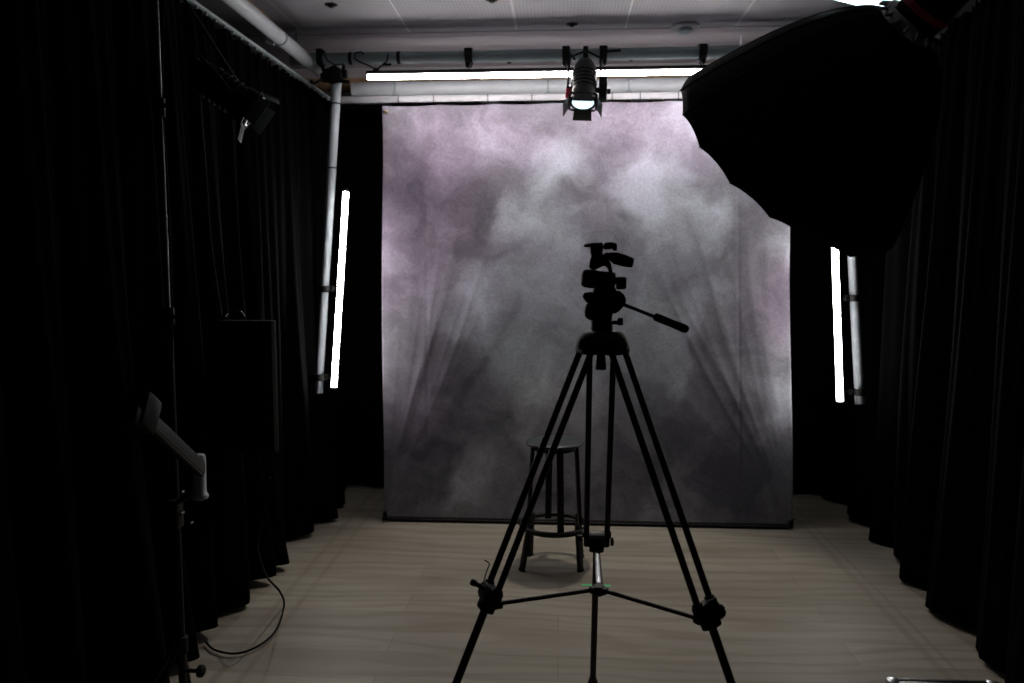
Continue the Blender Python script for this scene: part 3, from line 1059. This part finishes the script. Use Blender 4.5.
# ================================================================= stool
sb = PZ(554, 563, 0)
print('STOOL', sb)
zseat = .664
stl = thing('bar_stool', (sb.x, sb.y, 0), 'round dark metal bar stool with a foot ring, standing before the mottled backdrop', 'stool')
MB().lathe((sb.x, sb.y, zseat - .018), (0, 0, 1), [(.02, 0), (.142, 0), (.150, .004), (.152, .010), (.150, .016), (.145, .019), (.1, .018), (.03, .0175)], seg=48).build('seat', M['stool_seat'], stl)
MB().lathe((sb.x, sb.y, zseat - .045), (0, 0, 1), [(.10, 0), (.112, .001), (.112, .028), (.10, .028)], seg=40).build('seat_rim', M['stool'], stl)
RZ = .213
rg = MB(); rg.tube([(sb.x + .174 * math.cos(t * 2 * PI / 48), sb.y + .174 * math.sin(t * 2 * PI / 48), RZ) for t in range(48)], .0145, seg=10, closed=True)
rg.build('foot_ring', M['stool'], stl)


def bar(a, b, ang, w_, t_):
    a, b = V(a), V(b)
    z = (b - a).normalized()
    y = V((math.cos(ang), math.sin(ang), 0)); y = (y - z * y.dot(z)).normalized()
    x = y.cross(z)
    return MB().box((a + b) / 2, (w_, t_, (b - a).length), Matrix((x, y, z)).transposed(), bev=.12)


for i in range(4):
    an = math.radians(-76 + 90 * i)
    e = V((math.cos(an), math.sin(an), 0))
    c = V((sb.x, sb.y, 0))
    bar(c + e * .118 + V((0, 0, zseat - .02)), c + e * .142 + V((0, 0, RZ - .012)), an, .034, .017).build('upper_leg', M['stool'], stl)
for i in range(4):
    an = math.radians((-38, 34, 142, 216)[i])
    rf = (.176, .176, .168, .205)[i]
    e = V((math.cos(an), math.sin(an), 0))
    c = V((sb.x, sb.y, 0))
    bar(c + e * .156 + V((0, 0, RZ + .03)), c + e * rf + V((0, 0, .006)), an, .034, .018).build('lower_leg', M['stool'], stl)
    ft = bar(c + e * (rf - .0005) + V((0, 0, .010)), c + e * (rf + .0005), an, .036, .022)
    ft.build('foot_pad', M['rubber'], stl)

# green tape mark on the floor
tp = PZ(596, 585.5, 0)
o = MB(False)
o.box((tp.x, tp.y, .0006), (.145, .014, .0012), rotz(-.02), bev=0)
o.box((tp.x - .002, tp.y - .03, .0006), (.014, .06, .0012), rotz(.0), bev=0)
tag(o.build('tape_mark', M['green_tape'], None, (tp.x, tp.y, 0)), 'small green tape mark on the floor beneath the tripod spreader', 'tape')

# ================================================================= camera tripod
TY = 2.20
TC = P(602.5, 345, TY)
TC2 = V((TC.x, TC.y, 0))
z0 = TC.z + .002
tri = thing('camera_tripod', TC2, 'tall black twin-tube video tripod with a fluid head and pan handle, no camera on it', 'tripod')
PXM = F / TY
rj, hj, r0 = .335, .672, .048
crown = MB()
crown.lathe(V((TC.x, TC.y, TC.z)), (0, 0, 1), [(.050, -.011), (.072, -.010), (.0755, -.003), (.074, .008), (.067, .022), (.056, .035), (.046, .040), (.032, .042)], seg=40)
azs = [math.radians(89), math.radians(204), math.radians(-37)]
for az in azs:
    e = V((math.cos(az), math.sin(az), 0))
    crown.box(V((TC.x, TC.y, TC.z - .012)) + e * .048, (.040, .080, .024), rotz(az), bev=.25)
crown.build('crown', M['black_plastic'], tri)
hub = V((TC.x - .003, TC.y, P(598, 589, TY).z))
joints = []
for li, az in enumerate(azs):
    e = V((math.cos(az), math.sin(az), 0)); t = V((-math.sin(az), math.cos(az), 0))
    topv = V((TC.x, TC.y, z0 - .008)) + e * r0
    jv = V((TC.x, TC.y, hj)) + e * rj
    dl = (jv - topv).normalized()
    fv = topv + dl * ((topv.z - .012) / -dl.z)
    joints.append((jv, e, t, dl))
    lg = MB()
    for s in (-1, 1):
        lg.cyl(topv + t * .034 * s, jv + t * .034 * s - dl * .01, .0092, seg=16)
    lp = lg.build('leg', M['black_metal'], tri)
    nr = dl.cross(t).normalized()
    Rm = Matrix((t, nr, dl)).transposed()
    k = MB()
    k.box(jv, (.086, .036, .048), Rm, bev=.18)
    k.box(jv + dl * .028, (.050, .040, .036), Rm, bev=.2)
    k.cyl(jv + t * .034 - dl * .03, jv + t * .034 - dl * .01, .014, seg=14, bev=.002)
    k.cyl(jv - t * .034 - dl * .03, jv - t * .034 - dl * .01, .014, seg=14, bev=.002)
    k.build('leg_lock', M['black_plastic'], lp)
    lw = MB()
    lw.cyl(jv + dl * .01, fv - dl * .02, .0112, seg=16)
    lw.build('lower_tube', M['black_metal'], lp)
    f_ = MB(); f_.lathe(fv - V((0, 0, .012)), (0, 0, 1), [(.012, 0), (.019, .003), (.02, .014), (.015, .03), (.0115, .045)], seg=18)
    f_.build('foot', M['rubber'], lp)
    kn = MB()
    if li == 2:      # lobed lock knob on the outside
        c = jv + t * .042 + dl * .018
        for a_ in range(3):
            m = Matrix.Rotation(a_ * PI / 3, 3, t)
            kn.box(c + t * .012, (.014, .018, .042), m @ Rm, bev=.3)
        kn.cyl(c - t * .01, c + t * .02, .014, seg=16, bev=.002)
    elif li == 1:
        c = P(473, 582.5, jv.y - .03)
        kn.cyl(P(484, 588, jv.y - .01), c, .008, .006, seg=10, bev=.001)
        kn.cyl(P(475.5, 583.6, jv.y - .026), P(471.5, 581.8, jv.y - .032), .009, seg=10, bev=.002)
        kn.box(jv - t * .046 + dl * .002, (.022, .034, .036), Rm, bev=.3)
    else:
        kn.cyl(jv + t * .046, jv + t * .064, .012, seg=14, bev=.002)
        kn.cyl(jv - t * .046 + dl * .01, jv - t * .056 + dl * .01, .014, seg=14, bev=.002)
    kn.build('lock_knob', M['black_plastic'], lp)
    if li == 0:
        ins = MB(); ins.box(jv - dl * .026 - nr * .010, (.058, .024, .012), Rm, bev=.2)
        part_label(ins.build('lock_cover', M['lock_grey'], lp), 'grey plastic lock cover')
        # (the steel-coloured arm to this leg follows with the spreader)
# bent wire tool standing at one leg lock
j = joints[1]
wz = MB()
wz.tube([P(483.5, 583, j[0].y), P(486, 573, j[0].y), P(489.5, 564, j[0].y), P(488.5, 562.5, j[0].y), P(484.5, 560, j[0].y)], .0018, seg=6)
wz.build('wire_hook', M['black_metal'], tri)

# spreader
hb = MB()
hb.lathe(hub - V((0, 0, .014)), (0, 0, 1), [(.012, -.004), (.018, 0), (.020, .006), (.020, .018), (.016, .024), (.008, .026)], seg=28)
for az in azs:
    e = V((math.cos(az), math.sin(az), 0))
    hb.box(hub + e * .020, (.020, .018, .018), rotz(az), bev=.2)
hb.build('spreader_hub', M['black_plastic'], tri)
for li, (jv, e, t, dl) in enumerate(joints):
    end = jv + dl * .030 - e * .034
    sa = MB()
    if li == 0:
        sa.cyl(hub + e * .024, end, .0078, seg=14)
        x_ = sa.build('spreader_arm', M['steel'], tri); part_label(x_, 'bare steel arm to the leg farthest from the lens')
        s2_ = MB(); s2_.box((hub + e * .024).lerp(end, .5) - t * .0085, (.006, (end - hub).length - .04, .012), Matrix.Rotation(math.atan2(e.y, e.x) - PI / 2, 3, 'Z') @ Matrix.Rotation(math.atan2(end.z - hub.z, rj), 3, 'X'), bev=.2)
        s2_.build('arm_channel', M['black_plastic'], x_)
    else:
        sa.cyl(hub + e * .024, end, .0062, seg=12)
        x_ = sa.build('spreader_arm', M['black_metal'], tri)
    cl = MB(); cl.box(end + e * .014, (.05, .028, .024), rotz(math.atan2(e.y, e.x)), bev=.2)
    cl.cyl(end - t * .016, end + t * .016, .010, seg=12, bev=.002)
    cl.build('arm_clevis', M['black_plastic'], x_)

# centre stalk with bowl knob
sk = MB()
sk.cyl((TC.x - .004, TC.y, z0 - .01), (TC.x - .004, TC.y, z0 - .03), .010, seg=16)
sk.lathe((TC.x - .004, TC.y, z0 - .072), (0, 0, 1), [(.0135, 0), (.016, .003), (.0145, .02), (.0125, .04), (.010, .046)], seg=20)
sk.build('bowl_knob', M['black_plastic'], tri)


# fluid head
def H(px, py, d=0):
    return P(px, py, TY + d)


def outline(pts, d=0):
    return [H(x, y, d) for x, y in pts]


YD = V((0, 1, 0))
hd = MB()
hd.lathe(H(602, 333.5), (0, 0, 1), [(.030, -.004), (.031, .0), (.030, .028), (.032, .034)], seg=36)
hd.prism(outline([(592, 323), (590.5, 312), (589, 300), (594, 288), (596, 284), (612, 284), (616, 290), (619, 300), (616.5, 307), (612, 313), (611, 323)]), YD * .062, bev=.006)
hd.prism(outline([(582.2, 296.5), (584.5, 292.5), (592, 291.5), (595, 298), (594, 307), (589, 304), (585.5, 302)]), YD * .045, bev=.005)
hd.prism(outline([(585, 317), (584.5, 311), (586.5, 303.5), (593, 303), (593, 321), (588.5, 319.5)]), YD * .04, bev=.005)
hd.prism(outline([(611, 291), (619, 290.5), (623.5, 294), (626, 300), (624.5, 304.5), (619, 311), (613, 314)]), YD * .05, bev=.005)
fh = hd.build('fluid_head', M['black_plastic'], tri)
dr = MB()
cL, cR = H(583, 278), H(611, 281)
dxn = (cR - cL).normalized()
dr.lathe(cL - dxn * .005, dxn, [(.012, 0), (.021, .003), (.0255, .012), (.0265, .03), (.025, .050), (.026, .08), (.025, .092), (.016, .096)], seg=32)
dr.build('drag_drum', M['black_plastic'], fh)
nk = MB()
nk.prism(outline([(589, 267.5), (590, 260), (592, 255.5), (603, 254), (607.5, 258), (610.5, 263), (612.5, 272), (612.5, 280), (609, 276), (608.5, 270), (606.5, 266.8), (603.5, 265.8), (600, 267.2), (596, 269.5), (592, 270)]), YD * .036, bev=.003)
nk.build('tilt_bracket', M['black_plastic'], fh)
qr = MB()
qr.prism(outline([(591, 256), (590, 247.5), (593, 244), (602, 243), (603, 246), (602, 255)]), YD * .055, bev=.003)
qr.prism(outline([(583.6, 246.6), (584, 244.8), (592, 243.2), (602, 242.8), (602, 244.6), (594, 246.6), (589, 247.3)]), YD * .06, bev=.002)
qr.build('quick_release_plate', M['black_plastic'], fh)
lv = MB()
lv.prism(outline([(603.2, 248.5), (604, 243.8), (607, 242.4), (612, 242.2), (616.2, 243.4), (617, 246), (616.5, 251), (613, 250.4), (612, 248.6), (608, 249.4), (605, 249.6)]), YD * .03, bev=.002)
lv.build('release_lever', M['black_plastic'], fh)
sh = MB()
sh.prism(outline([(603.5, 253.2), (606.5, 252.4), (612, 252.3), (618, 252.4), (626, 254.8), (634.3, 258.6), (633.6, 263.2), (632.2, 267.6), (624, 266.8), (613.5, 264), (609, 259.8)]), V((.004, .014, 0)), bev=.0035)
sh.build('camera_mounting_plate', M['black_plastic'], fh)
kb = MB()
kb.cyl(H(609, 282.5), H(617, 282.8), .0045, seg=12)
kb.lathe(H(616.3, 283), (1, 0, 0), [(.016, 0), (.0175, .003), (.0175, .022), (.015, .027)], seg=24)
kb.build('tilt_lock_knob', M['black_plastic'], fh)
kb = MB()
kb.cyl(H(609, 322.5), H(619, 322.5), .006, seg=12)
kb.lathe(H(620.3, 325.2), (0, 0, 1), [(.0075, 0), (.0085, .003), (.0085, .016), (.006, .021)], seg=18)
kb.build('pan_lock_knob', M['black_plastic'], fh)
ph = MB(); ph.cyl(H(621, 303.5, -.01), H(657, 317.6, -.06), .0052, seg=14)
pho = ph.build('pan_handle', M['black_metal'], fh)
a_, b_ = H(654.5, 316.4, -.058), H(688.5, 330.2, -.10)
dd = (b_ - a_)
gr = MB(); gr.lathe(a_, dd, [(.0085, 0), (.0110, .003), (.0115, .02), (.0108, .05), (.0118, .08), (.0122, dd.length - .012), (.009, dd.length - .003), (.004, dd.length)], seg=20)
pho['label'] = 'straight pan handle rod'
gr.build('handle_grip', M['rubber'], tri)

# ================================================================= light stand near the long curtain
SY = 2.48
sx0 = P(178, 560, SY)
stn = thing('light_stand', (sx0.x, SY, 0), 'tall thin light stand beside the long curtain, with a grey boom arm', 'stand')
ST = MB()
ST.cyl((sx0.x, SY, .12), (sx0.x, SY, 1.42), .013, seg=16)
ST.build('lower_pole', M['black_metal'], stn)
ps = MB(); ps.cyl((sx0.x, SY, 1.40), (sx0.x, SY, 2.62), .0085, seg=14)
ps.build('upper_pole', M['arm_grey'], stn)
for z_, r_ in ((1.41, .02), (2.08, .016)):
    c_ = MB(); c_.cyl((sx0.x, SY, z_ - .03), (sx0.x, SY, z_ + .03), r_, seg=18, bev=.004)
    c_.cyl((sx0.x, SY, z_), (sx0.x + .035, SY - .03, z_), .007, seg=10)
    c_.build('collar', M['black_plastic'], stn)
c_ = MB(); c_.cyl((sx0.x, SY, .26), (sx0.x, SY, .32), .022, seg=18, bev=.004); c_.build('leg_collar', M['black_plastic'], stn)
kc = P(201, 671, SY)
c_ = MB(); c_.cyl((sx0.x, SY, kc.z), kc, .007, seg=10)
c_.lathe(kc - V((.012, 0, 0)), (1, 0, 0), [(.015, 0), (.021, .004), (.021, .018), (.014, .024)], seg=12)
c_.build('lock_knob', M['black_plastic'], stn)
for an in (110, 180, 250):
    a_ = math.radians(an)
    e = V((math.cos(a_), math.sin(a_), 0))
    c_ = MB(); c_.tube([V((sx0.x, SY, .29)) + e * .02, V((sx0.x, SY, .16)) + e * .10, V((sx0.x, SY, .02)) + e * .19], .008, seg=8)
    lgo = c_.build('leg', M['black_metal'], stn)
    c_ = MB(); c_.lathe(V((sx0.x, SY, .0)) + e * .192, (0, 0, 1), [(.012, .0), (.014, .004), (.013, .03), (.008, .038)], seg=12); c_.build('foot_cap', M['rubber'], lgo)
# boom arm with grey end cap
e0, e1 = P(202, 470, SY - .03), P(141, 413, SY - .42)
dv = (e1 - e0).normalized()
sd = dv.cross(V((0, 0, 1))).normalized(); up_ = sd.cross(dv)
Rb = Matrix((sd, up_, dv)).transposed()
ba = MB(); ba.box((e0 + e1) / 2, (.024, .046, (e1 - e0).length), Rb, bev=.12)
ba.box((e0 + e1) / 2 - up_ * .012, (.027, .005, (e1 - e0).length * .98), Rb, bev=.1)
bo = ba.build('boom_arm', M['arm_grey'], stn)
ba = MB(); ba.lathe(P(200, 500, SY - .03), P(199, 453, SY - .03) - P(200, 500, SY - .03),
                    [(.012, 0), (.026, .006), (.028, .014), (.024, .022), (.021, .026), (.021, .14), (.018, .152), (.010, .155)], seg=28)
part_label(ba.build('end_cap', M['grey_cap'], bo), 'pale grey round end cap')
ba = MB(); ba.box(e1, (.07, .10, .09), Rb, bev=.15)
ba.box(e1 - up_ * .03 + dv * .04, (.05, .05, .05), Rb, bev=.2)
ba.build('boom_head', M['black_plastic'], bo)
cl = MB()
cz = P(187, 512, SY)
cl.box((sx0.x + .005, SY - .02, cz.z), (.045, .05, .10), bev=.2)
cl.cyl((sx0.x, SY - .03, cz.z + .03), e0 + V((-.0, 0, -.06)), .010, seg=12)
cl.build('clamp', M['black_metal'], stn)
for px, py in ((181, 493), (181, 514), (190, 524)):
    c_ = MB(); q = P(px, py, SY - .035); c_.cyl(q, q + V((0, .02, 0)), .005, seg=12, bev=.002); c_.build('bolt', M['arm_grey'], stn)

# LED panel on its own stand against the curtain
pn = P(247, 318, 3.30)
tpz = pn.z
pz = thing('panel_light', (pn.x, 3.30, 0), 'unlit black rectangular light with a carry handle, half lost against the long curtain', 'light')
a = MB(); a.box((pn.x, 3.30, tpz - .30), (.235, .06, .58), bev=.1); a.build('housing', M['rubber'], pz)
a = MB(); a.box((pn.x, 3.266, tpz - .30), (.20, .006, .53), bev=.1); a.build('front_panel', M['rubber'], pz)
hc = P(235, 317, 3.29)
a = MB(); a.tube([hc + V((.042 * math.cos(t), 0, .03 * math.sin(t))) for t in [i * PI / 10 for i in range(11)]], .004, seg=6); a.build('carry_handle', M['arm_grey'], pz)


def cable(name, pts, r, label, m='rubber', n=10):
    P_ = [V(p) for p in pts]
    out = []
    for i in range(len(P_) - 1):
        p0 = P_[max(i - 1, 0)]; p1 = P_[i]; p2 = P_[i + 1]; p3 = P_[min(i + 2, len(P_) - 1)]
        for k in range(n):
            t = k / n
            out.append(.5 * ((2 * p1) + (p2 - p0) * t + (2 * p0 - 5 * p1 + 4 * p2 - p3) * t * t + (3 * p1 - p0 - 3 * p2 + p3) * t ** 3))
    out.append(P_[-1])
    o = MB(); o.tube(out, r, seg=8)
    return tag(o.build(name, M[m], None, P_[-1]), label, 'cable')


cable('power_cable', [P(270, 478, 3.30), P(262, 520, 3.30), P(258, 548, 3.24), P(266, 575, 3.15), P(280, 592, 3.05),
                      PZ(284, 606, .014), PZ(276, 630, .014), PZ(258, 646, .014), PZ(236, 653.5, .014), PZ(215, 650, .014), PZ(206, 642, .014)],
      .0045, 'black power cable dropping from the light panel and curling onto the wooden floor')
cable('lamp_cable', [P(200, 95, 3.24), P(206, 170, 3.28), P(211, 240, 3.33), P(222, 315, 3.30)], .0025,
      'thin dark cable hanging straight down from the unlit spotlight to the light panel', 'seam')
cable('stand_cable', [P(164, 0, SY - .02), P(163, 100, SY - .02), P(169, 210, SY - .03), P(172, 300, SY - .02), P(172, 385, SY - .02)], .0028,
      'thin black cable running down the tall light stand', 'rubber')

# ================================================================= case at the lower edge
cx0, cx1 = P(889, 678, 1.86), P(996, 678, 1.86)
zt = cx0.z
cw = cx1.x - cx0.x
cs = thing('equipment_case', ((cx0.x + cx1.x) / 2, 1.66, 0), 'black equipment case with bare metal corners standing on the floor below the umbrella softbox', 'case')
c0 = V(((cx0.x + cx1.x) / 2, 1.66, 0))
MB().box(c0 + V((0, 0, zt / 2 + .01)), (cw, .40, zt - .04), bev=.06).build('body', M['case_top'], cs)
e = MB()
for s in (-1, 1):
    e.box(c0 + V((s * cw / 2, 0, zt - .012)), (.012, .41, .022), bev=.2)
    e.box(c0 + V((0, s * .2, zt - .012)), (cw, .012, .022), bev=.2)
e.build('metal_edge', M['arm_grey'], cs)
for s in (-1, 1):
    for q_ in (-1, 1):
        MB().box(c0 + V((s * (cw / 2 - .008), q_ * .192, zt - .016)), (.034, .036, .036), bev=.3).build('metal_corner', M['steel'], cs)
MB().box(c0 + V((0, 0, zt - .006)), (cw - .02, .38, .012), bev=.3).build('lid', M['case_top'], cs)
h = MB(); h.tube([c0 + V((-.06, -.205, zt - .10)), c0 + V((-.05, -.235, zt - .10)), c0 + V((.05, -.235, zt - .10)), c0 + V((.06, -.205, zt - .10))], .007, seg=8)
h.build('handle', M['rubber'], cs)
for sx in (-1, 1):
    for sy in (-1, 1):
        MB().cyl(c0 + V((sx * cw * .38, sy * .16, 0)), c0 + V((sx * cw * .38, sy * .16, .035)), .018, seg=14, bev=.003).build('foot', M['rubber'], cs)
